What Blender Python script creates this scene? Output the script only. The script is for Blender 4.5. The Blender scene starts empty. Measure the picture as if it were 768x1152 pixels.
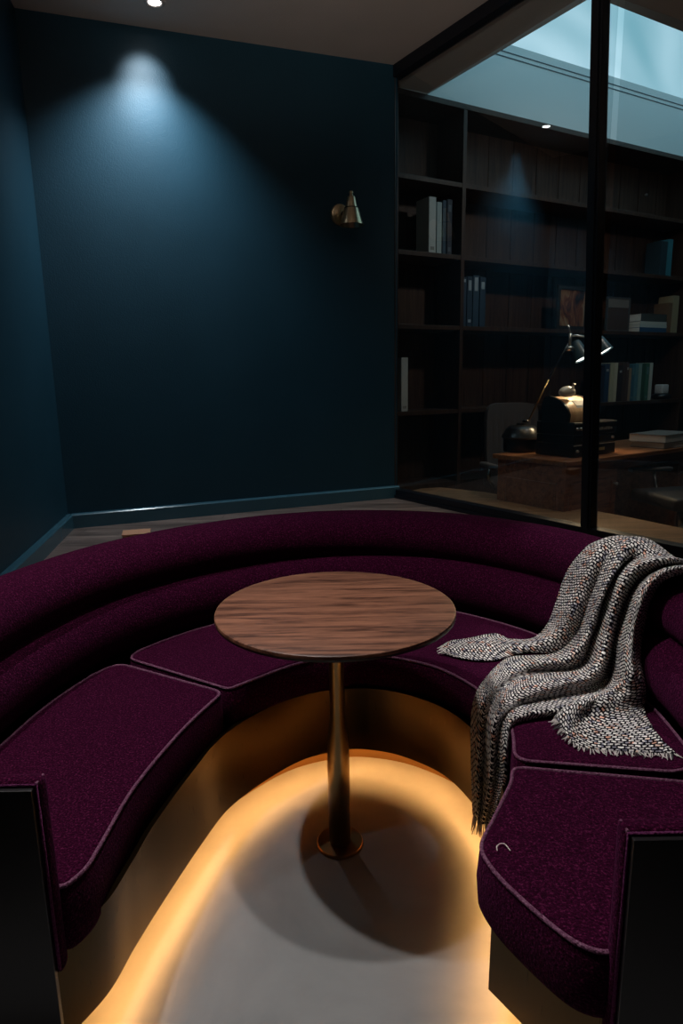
import bpy, bmesh, math, random
from mathutils import Vector, Matrix
from mathutils.geometry import tessellate_polygon
random.seed(7)
S = bpy.context.scene
COL = S.collection
# ------------------------------------------------------------------ camera
F, CX, CY, EYE = 720.0, 384.0, 576.0, 1.31
PIT, ROL = math.atan(148/F), math.radians(1.0)
cp, sp, cr, sr = math.cos(PIT), math.sin(PIT), math.cos(ROL), math.sin(ROL)
fw = Vector((0, cp, -sp)); r0 = Vector((1, 0, 0)); u0 = Vector((0, sp, cp))
rt = cr*r0 - sr*u0; up = sr*r0 + cr*u0
cam = bpy.data.cameras.new('camera'); co = bpy.data.objects.new('camera', cam); COL.objects.link(co)
cam.sensor_fit = 'HORIZONTAL'; cam.sensor_width = 36; cam.lens = F/768*36; cam.clip_start = .02
co.matrix_world = Matrix(((rt.x, up.x, -fw.x, 0), (rt.y, up.y, -fw.y, 0), (rt.z, up.z, -fw.z, EYE), (0, 0, 0, 1)))
S.camera = co
S.view_settings.view_transform = 'Standard'; S.view_settings.look = 'None'
S.view_settings.gamma = 1; S.view_settings.use_curve_mapping = False
S.view_settings.exposure = 0.0
S.cycles.use_denoising = True
S.cycles.max_bounces = 8; S.cycles.sample_clamp_indirect = 4

# survey of the room: a sight line through a point of the photograph, cut by a known plane of the room
def ray(px, py):
    return (fw*F + rt*(px-CX) - up*(py-CY)).normalized()
def atz(px, py, z):
    r = ray(px, py); t = (z-EYE)/r.z
    return Vector((r.x*t, r.y*t, z))
def aty(px, py, Y):
    r = ray(px, py); t = Y/r.y
    return Vector((r.x*t, Y, EYE+r.z*t))
def atp(px, py, p0, n):
    r = ray(px, py); t = (p0[0]*n[0]+p0[1]*n[1])/(r.x*n[0]+r.y*n[1])
    return Vector((r.x*t, r.y*t, EYE+r.z*t))

# ------------------------------------------------------------------ world (dusk sky seen through the office skylight)
W = bpy.data.worlds.new('sky'); S.world = W; W.use_nodes = True
nt = W.node_tree; N = nt.nodes; N.clear()
wo = N.new('ShaderNodeOutputWorld'); bg = N.new('ShaderNodeBackground'); nt.links.new(bg.outputs[0], wo.inputs[0])
tc = N.new('ShaderNodeTexCoord'); mp = N.new('ShaderNodeMapping'); mp.inputs['Rotation'].default_value = (0, 0, math.radians(35)); mp.inputs['Scale'].default_value = (1.2, 7, 2)
nz = N.new('ShaderNodeTexNoise'); nz.inputs['Scale'].default_value = 2.4; nz.inputs['Detail'].default_value = 2.5; nz.inputs['Distortion'].default_value = .4
cr_ = N.new('ShaderNodeValToRGB'); e = cr_.color_ramp.elements
e[0].position = .45; e[0].color = (.19, .40, .48, 1); e[1].position = .66; e[1].color = (.52, .72, .82, 1)
nt.links.new(tc.outputs['Generated'], mp.inputs[0]); nt.links.new(mp.outputs[0], nz.inputs['Vector'])
nt.links.new(nz.outputs['Fac'], cr_.inputs[0]); nt.links.new(cr_.outputs[0], bg.inputs[0]); bg.inputs[1].default_value = 1.3

# ------------------------------------------------------------------ room lamps' light, plus two added fill spots
def spot(loc, target, power, color, size, blend, rad=.03, name='spot_light'):
    l = bpy.data.lights.new(name, 'SPOT'); l.energy = power; l.color = color; l.spot_size = math.radians(size); l.spot_blend = blend; l.shadow_soft_size = rad
    o = bpy.data.objects.new(name, l); COL.objects.link(o); o.location = loc
    o.rotation_euler = (Vector(target)-Vector(loc)).to_track_quat('-Z', 'Y').to_euler(); return o
COOL = (.80, .92, 1.0); NEUT = (1.0, .93, .86); WARM = (1.0, .66, .36)
spot((-.98, 3.93, 3.27), (-1.13, 4.26, 3.02), 15, COOL, 54, 1.0, .03)      # downlight grazing the back wall: its core
spot((-.98, 3.93, 3.27), (-1.15, 4.17, 1.3), 92, COOL, 108, 1.0, .03)        # and its wide spill
spot((-.34, 1.56, 3.30), (-.10, 1.50, 0), 112, (1, .965, .94), 52, .6, .035)           # two downlights over the sofa
spot((-1.05, 1.56, 3.27), (.05, 1.50, 0), 140, (1, .965, .94), 52, .6, .035)
spot((1.30, 2.45, 3.36), (.90, 1.92, .55), 135, (1, .98, .97), 21, .5, .035)  # one over the throw
spot((1.75, 3.65, 3.33), (1.75, 3.75, .4), 26, WARM, 60, .9, .04)            # office downlights along the glass
spot((1.30, 4.25, 3.33), (1.25, 4.5, .4), 14, WARM, 60, .9, .04)
spot((2.3, 4.25, 3.25), (2.1, 5.9, 1.6), 36, (1, .86, .76), 130, 1.0, .08)   # unseen fill spot added to brighten the bookcase
spot((-.3, -1.3, 1.3), (-.1, 1.3, 3.35), 285, (1, .92, .84), 52, .8, .10)  # fill added behind the camera to lighten the ceiling
def area(loc, target, sx, sy, power, color, portal=False):
    l = bpy.data.lights.new('area_light', 'AREA'); l.shape = 'RECTANGLE'; l.size = sx; l.size_y = sy; l.energy = power; l.color = color
    o = bpy.data.objects.new('area_light', l); COL.objects.link(o); o.location = loc
    o.rotation_euler = (Vector(target)-Vector(loc)).to_track_quat('-Z', 'Y').to_euler()
    if portal: l.cycles.is_portal = True
    return o

# ------------------------------------------------------------------ materials
def mat(name, base=(.5, .5, .5), rough=.5, metal=0, spec=.5, emit=None, estr=0):
    m = bpy.data.materials.new(name); m.use_nodes = True
    b = m.node_tree.nodes['Principled BSDF']
    b.inputs['Base Color'].default_value = (*base, 1); b.inputs['Roughness'].default_value = rough
    b.inputs['Metallic'].default_value = metal; b.inputs['Specular IOR Level'].default_value = spec
    if emit: b.inputs['Emission Color'].default_value = (*emit, 1); b.inputs['Emission Strength'].default_value = estr
    return m
def nodes(m): return m.node_tree.nodes, m.node_tree.links, m.node_tree.nodes['Principled BSDF']
def coords(m, kind='Object', scale=(1, 1, 1), rot=(0, 0, 0)):
    n, l, b = nodes(m); t = n.new('ShaderNodeTexCoord'); mp = n.new('ShaderNodeMapping')
    mp.inputs['Scale'].default_value = scale; mp.inputs['Rotation'].default_value = rot
    l.new(t.outputs[kind], mp.inputs[0]); return mp.outputs[0]
def noise(m, vec, scale, detail=3, rough=.5, dist=0):
    n, l, b = nodes(m); t = n.new('ShaderNodeTexNoise'); l.new(vec, t.inputs['Vector'])
    t.inputs['Scale'].default_value = scale; t.inputs['Detail'].default_value = detail; t.inputs['Roughness'].default_value = rough; t.inputs['Distortion'].default_value = dist
    return t.outputs['Fac']
def ramp(m, fac, stops):
    n, l, b = nodes(m); r = n.new('ShaderNodeValToRGB'); l.new(fac, r.inputs[0]); el = r.color_ramp.elements
    while len(el) < len(stops): el.new(.5)
    for q, (p, c) in zip(el, stops): q.position = p; q.color = (*c, 1)
    return r.outputs[0]
def bump(m, fac, strength, dist=.002):
    n, l, b = nodes(m); u = n.new('ShaderNodeBump'); l.new(fac, u.inputs['Height']); u.inputs['Strength'].default_value = strength; u.inputs['Distance'].default_value = dist
    l.new(u.outputs[0], b.inputs['Normal'])
def wood(name, dark, light, scale=(1, 14, 14), rough=.4, rot=(0, 0, 0), planks=None, spec=.4, nscale=2.2):
    m = mat(name, rough=rough, spec=spec); n, l, b = nodes(m)
    v = coords(m, 'Object', scale, rot)
    a = noise(m, v, nscale, 5, .6, .6); c = noise(m, v, nscale*6, 3, .6)
    mx = n.new('ShaderNodeMath'); mx.operation = 'MULTIPLY_ADD'; l.new(c, mx.inputs[0]); mx.inputs[1].default_value = .35; l.new(a, mx.inputs[2])
    mid = tuple((x+y)/2 for x, y in zip(dark, light))
    colr = ramp(m, mx.outputs[0], [(.50, dark), (.64, mid), (.82, light)])
    l.new(colr, b.inputs['Base Color'])
    if planks:
        br = n.new('ShaderNodeTexBrick'); pv = coords(m, 'Object', (1, 1, 1), planks[2]); l.new(pv, br.inputs['Vector'])
        br.inputs['Scale'].default_value = 1; br.inputs['Brick Width'].default_value = planks[0]; br.inputs['Row Height'].default_value = planks[1]
        br.inputs['Mortar Size'].default_value = .002; br.inputs['Color1'].default_value = (.75, .75, .75, 1); br.inputs['Color2'].default_value = (1.1, 1.1, 1.1, 1); br.inputs['Mortar'].default_value = (.2, .2, .2, 1)
        mm = n.new('ShaderNodeMix'); mm.data_type = 'RGBA'; mm.blend_type = 'MULTIPLY'; mm.inputs['Factor'].default_value = 1
        l.new(colr, mm.inputs['A']); l.new(br.outputs['Color'], mm.inputs['B']); l.new(mm.outputs['Result'], b.inputs['Base Color'])
    bump(m, c, .12, .001)
    return m
M = {}
def wallmat(name, c1, c2):
    m = mat(name, rough=.48, spec=.4); n, l, b = nodes(m); v = coords(m)
    f = noise(m, v, 3, 4); l.new(ramp(m, f, [(.3, c1), (.7, c2)]), b.inputs['Base Color'])
    g = noise(m, v, 130, 2); bump(m, g, .6, .002); return m
M['teal'] = wallmat('teal_paint', (.010, .052, .082), (.013, .060, .094))
M['trimteal'] = mat('teal_trim', (.050, .135, .185), .22)
M['ceil'] = wallmat('ceiling_paint', (.56, .47, .41), (.60, .50, .44)); 
M['fascia'] = mat('office_plaster', (.76, .82, .83), .8, spec=.2)
M['groove'] = mat('groove', (.10, .13, .15), .8)
M['frame'] = mat('black_navy_metal', (.004, .006, .012), .4)
M['blackrub'] = mat('black_rubber', (.008, .008, .009), .6)
M['woodfloor'] = wood('dark_oak_floor', (.08, .058, .053), (.34, .25, .215), (1, 14, 14), .32, planks=(1.6, .14, (0, 0, 0)))
M['ledge'] = wood('ledge_oak_lit', (.16, .09, .05), (.34, .21, .12), (1, 14, 14), .35, rot=(0, 0, math.radians(56)))  # same timber as the raised floor, with warm lamplight put into its colour
M['table'] = wood('walnut_top', (.055, .020, .012), (.27, .115, .066), (1.6, 20, 20), .42, rot=(0, 0, math.radians(-18)), spec=.35, nscale=2.6)
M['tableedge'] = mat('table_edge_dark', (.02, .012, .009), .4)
M['bookwood'] = wood('dark_walnut', (.024, .012, .008), (.060, .031, .020), (14, 14, 1), .42)
M['backwood'] = wood('walnut_panelling', (.030, .015, .010), (.075, .040, .026), (14, 14, 1), .5)
M['desk'] = wood('mahogany', (.10, .030, .013), (.27, .095, .042), (1.2, 14, 14), .3)
M['desktop'] = wood('mahogany_top', (.15, .055, .022), (.36, .155, .070), (1.2, 14, 14), .28)
M['phonewood'] = wood('honey_wood', (.50, .27, .12), (.78, .50, .27), (10, 2, 2), .4)
M['black'] = mat('black_lacquer', (.010, .010, .012), .28)
M['blackmatt'] = mat('black_matt', (.012, .012, .013), .6)
M['silver'] = mat('silver_trim', (.55, .52, .48), .3, 1)
M['cream'] = mat('cream_bakelite', (.72, .68, .60), .3)
M['paper'] = mat('paper', (.72, .70, .64), .8)
M['leather'] = mat('charcoal_leather', (.11, .10, .10), .38)
M['chrome'] = mat('chrome', (.5, .5, .5), .2, 1)
M['lampblue'] = mat('lamp_enamel', (.03, .065, .085), .35)
M['whiteglow'] = mat('lamp_diffuser', (.9, .9, .9), .5, emit=(1, .93, .82), estr=3.5)
M['down'] = mat('downlight_lens', (.9, .9, .9), .5, emit=(.92, .97, 1), estr=14)
M['led'] = mat('led_tape', (1, .8, .5), .5, emit=(1, .50, .15), estr=42)
# brushed brass
def brass(name, c, rough, streak=(60, 60, 1)):
    m = mat(name, c, rough, 1); n, l, b = nodes(m); v = coords(m, 'Object', streak)
    f = noise(m, v, 6, 3); l.new(ramp(m, f, [(.3, tuple(x*.98 for x in c)), (.7, tuple(min(1, x*1.02) for x in c))]), b.inputs['Base Color'])
    r = n.new('ShaderNodeMapRange'); l.new(f, r.inputs[0]); r.inputs[3].default_value = rough-.02; r.inputs[4].default_value = rough+.03; l.new(r.outputs[0], b.inputs['Roughness'])
    return m
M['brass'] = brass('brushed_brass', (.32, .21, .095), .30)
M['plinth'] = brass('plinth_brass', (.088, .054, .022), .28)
M['endpanel'] = mat('dark_end_panel', (.016, .014, .016), .32, .3)
M['kick'] = brass('kick_brass', (.42, .22, .08), .5)
M['sconce'] = brass('aged_brass', (.62, .50, .32), .28)
# concrete
m = M['concrete'] = mat('polished_concrete', rough=.38, spec=.45); n, l, b = nodes(m); v = coords(m)
f = noise(m, v, 2.2, 6, .6, .3); l.new(ramp(m, f, [(.35, (.20, .20, .20)), (.65, (.285, .285, .28))]), b.inputs['Base Color'])
g = noise(m, v, 60, 4, .7); bump(m, g, .15, .001)
r = n.new('ShaderNodeMapRange'); l.new(f, r.inputs[0]); r.inputs[3].default_value = .30; r.inputs[4].default_value = .5; l.new(r.outputs[0], b.inputs['Roughness'])
# plum boucle
def fabric(name, c1, c2, c3):
    m = mat(name, rough=1.0, spec=.04); n, l, b = nodes(m); v = coords(m)
    f = noise(m, v, 230, 3, .7); l.new(ramp(m, f, [(.35, c1), (.55, c2), (.72, c3)]), b.inputs['Base Color'])
    h = noise(m, v, 190, 3, .6); bump(m, h, 1.0, .005)
    b.inputs['Sheen Weight'].default_value = .10; b.inputs['Sheen Tint'].default_value = (.6, .12, .42, 1); b.inputs['Sheen Roughness'].default_value = .5
    return m
M['plum'] = fabric('plum_boucle', (.009, .0006, .0048), (.030, .0016, .0140), (.135, .016, .064))
M['pipe'] = fabric('plum_piping', (.09, .028, .06), (.17, .07, .12), (.30, .16, .23))
M['pipedark'] = fabric('plum_piping_dark', (.08, .012, .055), (.13, .03, .09), (.2, .06, .15))
M['thread'] = mat('pale_thread', (.62, .5, .5), .8)
# tweed throw
m = M['tweed'] = mat('tweed_weave', rough=.95, spec=.1); n, l, b = nodes(m)
tcn = n.new('ShaderNodeTexCoord')
wob = n.new('ShaderNodeTexNoise'); l.new(tcn.outputs['UV'], wob.inputs['Vector']); wob.inputs['Scale'].default_value = 70
wadd = n.new('ShaderNodeVectorMath'); wadd.operation = 'MULTIPLY_ADD'; l.new(wob.outputs['Color'], wadd.inputs[0]); wadd.inputs[1].default_value = (.011, .011, 0); l.new(tcn.outputs['UV'], wadd.inputs[2])
br = n.new('ShaderNodeTexBrick'); l.new(wadd.outputs[0], br.inputs['Vector'])
br.inputs['Scale'].default_value = 1; br.inputs['Brick Width'].default_value = .0155; br.inputs['Row Height'].default_value = .0100; br.inputs['Mortar Size'].default_value = .0026
br.inputs['Mortar Smooth'].default_value = .35; br.offset = .5
br.inputs['Color1'].default_value = (.92, .88, .84, 1); br.inputs['Color2'].default_value = (.50, .46, .45, 1); br.inputs['Mortar'].default_value = (.010, .009, .013, 1); br.inputs['Bias'].default_value = -.35
vo = n.new('ShaderNodeTexVoronoi'); l.new(wadd.outputs[0], vo.inputs['Vector']); vo.inputs['Scale'].default_value = 75
sepc = n.new('ShaderNodeSeparateColor'); l.new(vo.outputs['Color'], sepc.inputs[0])
rc = ramp(m, sepc.outputs[0], [(0, (1, 1, 1)), (.735, (1, 1, 1)), (.74, (.95, .55, .42)), (.80, (1, .78, .68)), (.86, (.36, .37, .46)), (1, (.30, .24, .27))]); 
for nd in n:
    if nd.type == 'VALTORGB': nd.color_ramp.interpolation = 'CONSTANT'
mm = n.new('ShaderNodeMix'); mm.data_type = 'RGBA'; mm.blend_type = 'MULTIPLY'; mm.inputs['Factor'].default_value = 1
l.new(br.outputs['Color'], mm.inputs['A']); l.new(rc, mm.inputs['B']); l.new(mm.outputs['Result'], b.inputs['Base Color'])
iv = n.new('ShaderNodeMath'); iv.operation = 'SUBTRACT'; iv.inputs[0].default_value = 1; l.new(br.outputs['Fac'], iv.inputs[1])
bump(m, iv.outputs[0], 1.0, .004)
M['fringe'] = mat('fringe_yarn', (.55, .50, .48), .9)
M['fringedark'] = mat('fringe_yarn_dark', (.05, .045, .05), .9)
# glass
m = M['glass'] = bpy.data.materials.new('clear_glass'); m.use_nodes = True; n = m.node_tree.nodes; l = m.node_tree.links; n.clear()
o_ = n.new('ShaderNodeOutputMaterial'); mx = n.new('ShaderNodeMixShader'); tr = n.new('ShaderNodeBsdfTransparent'); gl = n.new('ShaderNodeBsdfGlossy'); fr = n.new('ShaderNodeFresnel')
fr.inputs['IOR'].default_value = 2.15; gl.inputs['Roughness'].default_value = .0; tr.inputs[0].default_value = (.90, .95, .96, 1)
ge = n.new('ShaderNodeNewGeometry'); bf = n.new('ShaderNodeMath'); bf.operation = 'SUBTRACT'; bf.inputs[0].default_value = 1; l.new(ge.outputs['Backfacing'], bf.inputs[1])
bq = n.new('ShaderNodeMath'); bq.operation = 'MULTIPLY'; l.new(fr.outputs[0], bq.inputs[0]); l.new(bf.outputs[0], bq.inputs[1]); l.new(bq.outputs[0], mx.inputs[0]); l.new(tr.outputs[0], mx.inputs[1]); l.new(gl.outputs[0], mx.inputs[2]); l.new(mx.outputs[0], o_.inputs[0])
# generic framed picture, abstract
m = M['art'] = mat('abstract_print', rough=.5); n, l, b = nodes(m); v = coords(m, 'Object', (3, 3, 1.2))
f = noise(m, v, 3.4, 4, .6, 1.2); l.new(ramp(m, f, [(.34, (.015, .012, .015)), (.46, (.14, .04, .02)), (.56, (.26, .13, .06)), (.68, (.30, .25, .16))]), b.inputs['Base Color'])
_bc = {}
def flat(c, rough=.6):
    k = (c, rough)
    if k not in _bc: _bc[k] = mat('cover_cloth', c, rough)
    return _bc[k]

# ------------------------------------------------------------------ mesh helpers
def obj(name, bm, m, parent=None, smooth=False, label=None):
    me = bpy.data.meshes.new(name); bmesh.ops.recalc_face_normals(bm, faces=bm.faces); bm.to_mesh(me); bm.free()
    for x in (m if isinstance(m, (list, tuple)) else [m]): me.materials.append(x)
    if smooth:
        for p in me.polygons: p.use_smooth = True
        if smooth == 'auto': me.set_sharp_from_angle(angle=math.radians(38))
    o = bpy.data.objects.new(name, me); COL.objects.link(o)
    if parent: o.parent = parent
    if label: o['label'] = label
    return o
def thing(name, label, cat, loc=(0, 0, 0), rz=0, group=None):
    o = bpy.data.objects.new(name, None); COL.objects.link(o); o.empty_display_size = .05
    o.location = loc; o.rotation_euler = (0, 0, rz); tag(o, label, cat, group); return o
def tag(o, label, cat, group=None):
    o['label'] = label; o['category'] = cat
    if group: o['group'] = group
    return o
def struct(name, bm, m, parent=None, smooth=False):
    o = obj(name, bm, m, parent, smooth)
    if not parent: o['kind'] = 'structure'
    return o
def box(bm, x0, x1, y0, y1, z0, z1, bev=0, mi=0):
    r = bmesh.ops.create_cube(bm, size=1, matrix=Matrix.Translation(((x0+x1)/2, (y0+y1)/2, (z0+z1)/2)) @ Matrix.Diagonal((abs(x1-x0), abs(y1-y0), abs(z1-z0), 1)))
    vs = r['verts']; fs = {f for v in vs for f in v.link_faces}
    for f in fs: f.material_index = mi
    if bev: bmesh.ops.bevel(bm, geom=list({e for v in vs for e in v.link_edges}), offset=bev, segments=2, affect='EDGES', profile=.6)
    return bm
def Box(*a, **k): return box(bmesh.new(), *a, **k)
def lathe(bm, prof, seg=40, M4=Matrix()):
    rings = []
    for (r, z) in prof:
        if r < 1e-5: rings.append([bm.verts.new(M4 @ Vector((0, 0, z)))])
        else: rings.append([bm.verts.new(M4 @ Vector((r*math.cos(2*math.pi*i/seg), r*math.sin(2*math.pi*i/seg), z))) for i in range(seg)])
    for a, b in zip(rings, rings[1:]):
        for i in range(seg):
            j = (i+1) % seg
            if len(a) == 1 and len(b) == 1: continue
            if len(a) == 1: bm.faces.new((a[0], b[j], b[i]))
            elif len(b) == 1: bm.faces.new((a[i], a[j], b[0]))
            else: bm.faces.new((a[i], a[j], b[j], b[i]))
    return bm
def Lathe(prof, seg=40, M4=Matrix()): return lathe(bmesh.new(), prof, seg, M4)
def cat(pts, n=8, closed=False):
    P = [Vector(p) for p in pts]; out = []; L = len(P)
    rng = range(L if closed else L-1)
    for i in rng:
        if closed: p0, p1, p2, p3 = P[i-1], P[i], P[(i+1) % L], P[(i+2) % L]
        else: p0, p1, p2, p3 = P[max(i-1, 0)], P[i], P[i+1], P[min(i+2, L-1)]
        for k in range(n):
            t = k/n; out.append(.5*((2*p1)+(p2-p0)*t+(2*p0-5*p1+4*p2-p3)*t*t+(3*p1-p0-3*p2+p3)*t**3))
    if not closed: out.append(P[-1])
    return out
def tube(bm, pts, r, seg=10, caps=True, closed=False):
    P = [Vector(p) for p in pts]; rings = []; n = len(P); prev = None
    for i in range(n):
        if closed: t = (P[(i+1) % n]-P[i-1]).normalized()
        else: t = (P[min(i+1, n-1)]-P[max(i-1, 0)]).normalized()
        ref = Vector((0, 0, 1)) if abs(t.z) < .9 else Vector((0, 1, 0))
        if prev is None: a = t.cross(ref).normalized()
        else:
            a = prev - t*prev.dot(t); a.normalize()
        prev = a; b = t.cross(a); rr = r[i] if isinstance(r, (list, tuple)) else r
        rings.append([bm.verts.new(P[i]+a*rr*math.cos(2*math.pi*k/seg)+b*rr*math.sin(2*math.pi*k/seg)) for k in range(seg)])
    pairs = list(zip(rings, rings[1:])) + ([(rings[-1], rings[0])] if closed else [])
    for A, B in pairs:
        for k in range(seg): bm.faces.new((A[k], A[(k+1) % seg], B[(k+1) % seg], B[k]))
    if caps and not closed: bm.faces.new(rings[0][::-1]); bm.faces.new(rings[-1])
    return bm
def Tube(*a, **k): return tube(bmesh.new(), *a, **k)
def resample(P, step):
    P = [Vector(p) for p in P]; out = [P[0]]; acc = 0
    for a, b in zip(P, P[1:]):
        d = (b-a).length
        while acc+d >= step:
            t = (step-acc)/d; a = a.lerp(b, t); out.append(a.copy()); d = (b-a).length; acc = 0
        acc += d
    if (out[-1]-P[-1]).length > step*.3: out.append(P[-1])
    else: out[-1] = P[-1]
    return out
def offs2(P, d, closed=False):
    """offset a plan polyline to its left by d"""
    out = []; n = len(P)
    for i in range(n):
        if closed: t = P[(i+1) % n]-P[i-1]
        else: t = P[min(i+1, n-1)]-P[max(i-1, 0)]
        t = Vector((t.x, t.y, 0)).normalized(); out.append(P[i]+Vector((-t.y, t.x, 0))*d)
    return out
def ribbon(bm, A, B):
    va = [bm.verts.new(p) for p in A]; vb = [bm.verts.new(p) for p in B]
    for i in range(len(A)-1): bm.faces.new((va[i], va[i+1], vb[i+1], vb[i]))
    return va, vb
def sweep(bm, path, prof, closed_prof=True, cap=True):
    """path: plan points (left of path = outward when path runs clockwise); prof: (offset outward, z)"""
    rings = []
    for j, (o_, z) in enumerate(prof):
        q = offs2(path, o_); rings.append([bm.verts.new((p.x, p.y, z)) for p in q])
    m_ = len(prof)
    for j in range(m_ if closed_prof else m_-1):
        A, B = rings[j], rings[(j+1) % m_]
        for i in range(len(path)-1): bm.faces.new((A[i], A[i+1], B[i+1], B[i]))
    if cap and closed_prof:
        bm.faces.new([r[0] for r in rings]); bm.faces.new([r[-1] for r in rings][::-1])
    return bm

# ------------------------------------------------------------------ ROOM SHELL
ZP = .42
C1 = Vector((-1.732, 3.974, 0)); C2 = Vector((.435, 4.873, 0)); C3 = Vector((1.684, 3.048, 0)); CL = Vector((-1.553, 3.031, 0))
db = (C2-C1).normalized(); dg = (C3-C2).normalized(); dl = (CL-C1).normalized()
LK = C1+dl*2.45; LB = Vector((LK.x-.25, -2.1, 0))   # the wall kinks outwards beside the sofa, then runs on behind the camera
GB = C2+dg*6.2
def zc(x): return 3.328+.0335*(x+1.73)             # ceiling falls very slightly to the left
def wall(name, a, b, m, z0=0, zt=None, th=.12, side=1):
    t = (b-a).normalized(); nn = Vector((-t.y, t.x, 0))*th*side; bm = bmesh.new()
    za, zb = (zt, zt) if zt else (zc(a.x)+.02, zc(b.x)+.02)
    v = [bm.verts.new(p) for p in (Vector((a.x, a.y, z0)), Vector((b.x, b.y, z0)), Vector((b.x, b.y, zb)), Vector((a.x, a.y, za)))]
    w = [bm.verts.new(q.co+nn) for q in v]
    bm.faces.new(v); bm.faces.new(w[::-1])
    for i in range(4): bm.faces.new((v[i], v[(i+1) % 4], w[(i+1) % 4], w[i]))
    return struct(name, bm, m)
wall('wall_back', C1, C2-db*.004, M['teal'])
wall('wall_left', LK, C1, M['teal'])
wall('wall_left_rear', LB, LK, M['teal'])
wall('wall_front', GB+Vector((.1, 0, 0)), LB, M['teal'])

# sofa plan curves -------------------------------------------------
G = [(-.875, .99), (-.885, 1.2), (-.868, 1.445), (-.836, 1.69), (-.752, 1.94), (-.63, 2.125), (-.477, 2.272), (-.25, 2.41), (0, 2.468), (.25, 2.44), (.465, 2.335), (.68, 2.11), (.80, 1.82), (.83, 1.6), (.82, 1.4), (.81, 1.2), (.815, .85)]
G = resample(cat([(x, y, 0) for x, y in G], 10), .035)
OUT = offs2(G, .235)
OUT[0].y = .99; OUT[-1].y = .85
def extrude_poly(bm, poly, z0, z1, mi=0):
    a = [bm.verts.new((p[0], p[1], z1)) for p in poly]; b_ = [bm.verts.new((p[0], p[1], z0)) for p in poly]
    n_ = len(poly)
    if n_ <= 4: bm.faces.new(a); bm.faces.new(b_[::-1])
    else:
        for t_ in tessellate_polygon([[Vector((p[0], p[1], 0)) for p in poly]]): bm.faces.new([a[i] for i in t_]); bm.faces.new([b_[i] for i in reversed(t_)])
    for i in range(n_): bm.faces.new((a[i], b_[i], b_[(i+1) % n_], a[(i+1) % n_]))
    return bm
# concrete pit floor and raised timber floor
struct('floor', extrude_poly(bmesh.new(), [(-3, -2.6), (5.6, -2.6), (5.6, 8.4), (-3, 8.4)], -.1, 0), M['concrete'])
hole = [(p.x, p.y) for p in offs2(G, .245)]
glb = C2+dg*4.6
plat = [(LB.x+.0, -1.6), (hole[0][0], -1.6)] + hole + [(hole[-1][0], -1.6), (GB.x, -1.6), (GB.x, GB.y), (C2.x+.02, C2.y), (C1.x, C1.y)]
gx = C2.x+dg.x*(-1.6-C2.y)/dg.y
plat = [(LK.x-.2, -1.6), (hole[0][0], -1.6)] + hole + [(hole[-1][0], -1.6), (min(gx, 4.3), -1.6), (C2.x, C2.y), (C1.x, C1.y), (LK.x, LK.y)]
bm = extrude_poly(bmesh.new(), plat, .004, ZP)
o = struct('floor', bm, M['woodfloor'])
# timber ledge on the office side of the glass
far = [atz(*p, ZP) for p in ((455, 531), (482, 538), (547, 553.5), (611, 565.5), (654, 571.5), (700, 580), (768, 594))]
far = [(p.x, p.y) for p in far]; far[0] = (.66, 5.25); far[1] = (.83, 5.3)
e_ = C3+dg*.6
bm = extrude_poly(bmesh.new(), [(C2.x, C2.y), (e_.x, e_.y), (far[-1][0]+.5, far[-1][1]-.7)] + far[::-1] + [(C2.x+.05, C2.y+.2)], .004, ZP-.002)
struct('trim_1', bm, M['ledge'])
# baseboards
def baseboard(name, a, b, h, th, side):
    t = (b-a).normalized(); nn = Vector((-t.y, t.x, 0))*side; bm = bmesh.new()
    prof = [(0, ZP), (th, ZP), (th, ZP+h-.010), (th-.008, ZP+h-.003), (0, ZP+h)]
    A = [bm.verts.new(a+nn*o_+Vector((0, 0, z))) for o_, z in prof]; B = [bm.verts.new(b+nn*o_+Vector((0, 0, z))) for o_, z in prof]
    for i in range(5): bm.faces.new((A[i], A[(i+1) % 5], B[(i+1) % 5], B[i]))
    bm.faces.new(A); bm.faces.new(B[::-1]); return struct(name, bm, M['trimteal'])
baseboard('baseboard_back', C1+db*.02, C2, .092, .034, -1)
baseboard('baseboard_left', C1+dl*.001, LK, .092, .034, 1)
# ceilings
def slab(name, poly, m, th=.1, zoff=0):
    bm = bmesh.new(); a = [bm.verts.new((x, y, zc(x)+zoff)) for x, y in poly]; b_ = [bm.verts.new((x, y, zc(x)+zoff+th)) for x, y in poly]
    bm.faces.new(a); bm.faces.new(b_[::-1]); k = len(poly)
    for i in range(k): bm.faces.new((a[i], b_[i], b_[(i+1) % k], a[(i+1) % k]))
    bmesh.ops.triangulate(bm, faces=[f for f in bm.faces if len(f.verts) > 4]); return struct(name, bm, m)
slab('ceiling', [(C1.x-.1, C1.y+.05), (C2.x, C2.y+.12), (GB.x, GB.y), (LB.x-.1, LB.y), (LK.x-.1, LK.y)], M['ceil'])
# office ceiling with the skylight cut in it
BD = Vector((.875, .484, 0)).normalized(); BN = Vector((-BD.y, BD.x, 0)); B0 = Vector((.50, 5.20, 0))
def on_b(s, d=0): return B0+BD*s+BN*d
skP = atz(649, 0, 3.43); skQ = atz(452.8, 121.8, 3.405); skN = atz(698, 0, 3.437)
sl = Vector((skQ.x-skP.x, skQ.y-skP.y, 0)).normalized(); dd = Vector((skN.x-skP.x, skN.y-skP.y, 0))
tt = (dd.x*BD.y-dd.y*BD.x)/(sl.x*BD.y-sl.y*BD.x); skA = Vector((skP.x, skP.y, 0))+sl*tt; skB = skA+sl*2.4
sk_near = skA+BD*4.5; far_r = on_b(5.2, .5)
slab('ceiling', [(C2.x+dg.x*-.1, C2.y-dg.y*.1), (GB.x, GB.y), (GB.x+.05, GB.y), (skA.x, skA.y), (skB.x, skB.y), (skB.x-.3, skB.y)], M['ceil'])
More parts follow.
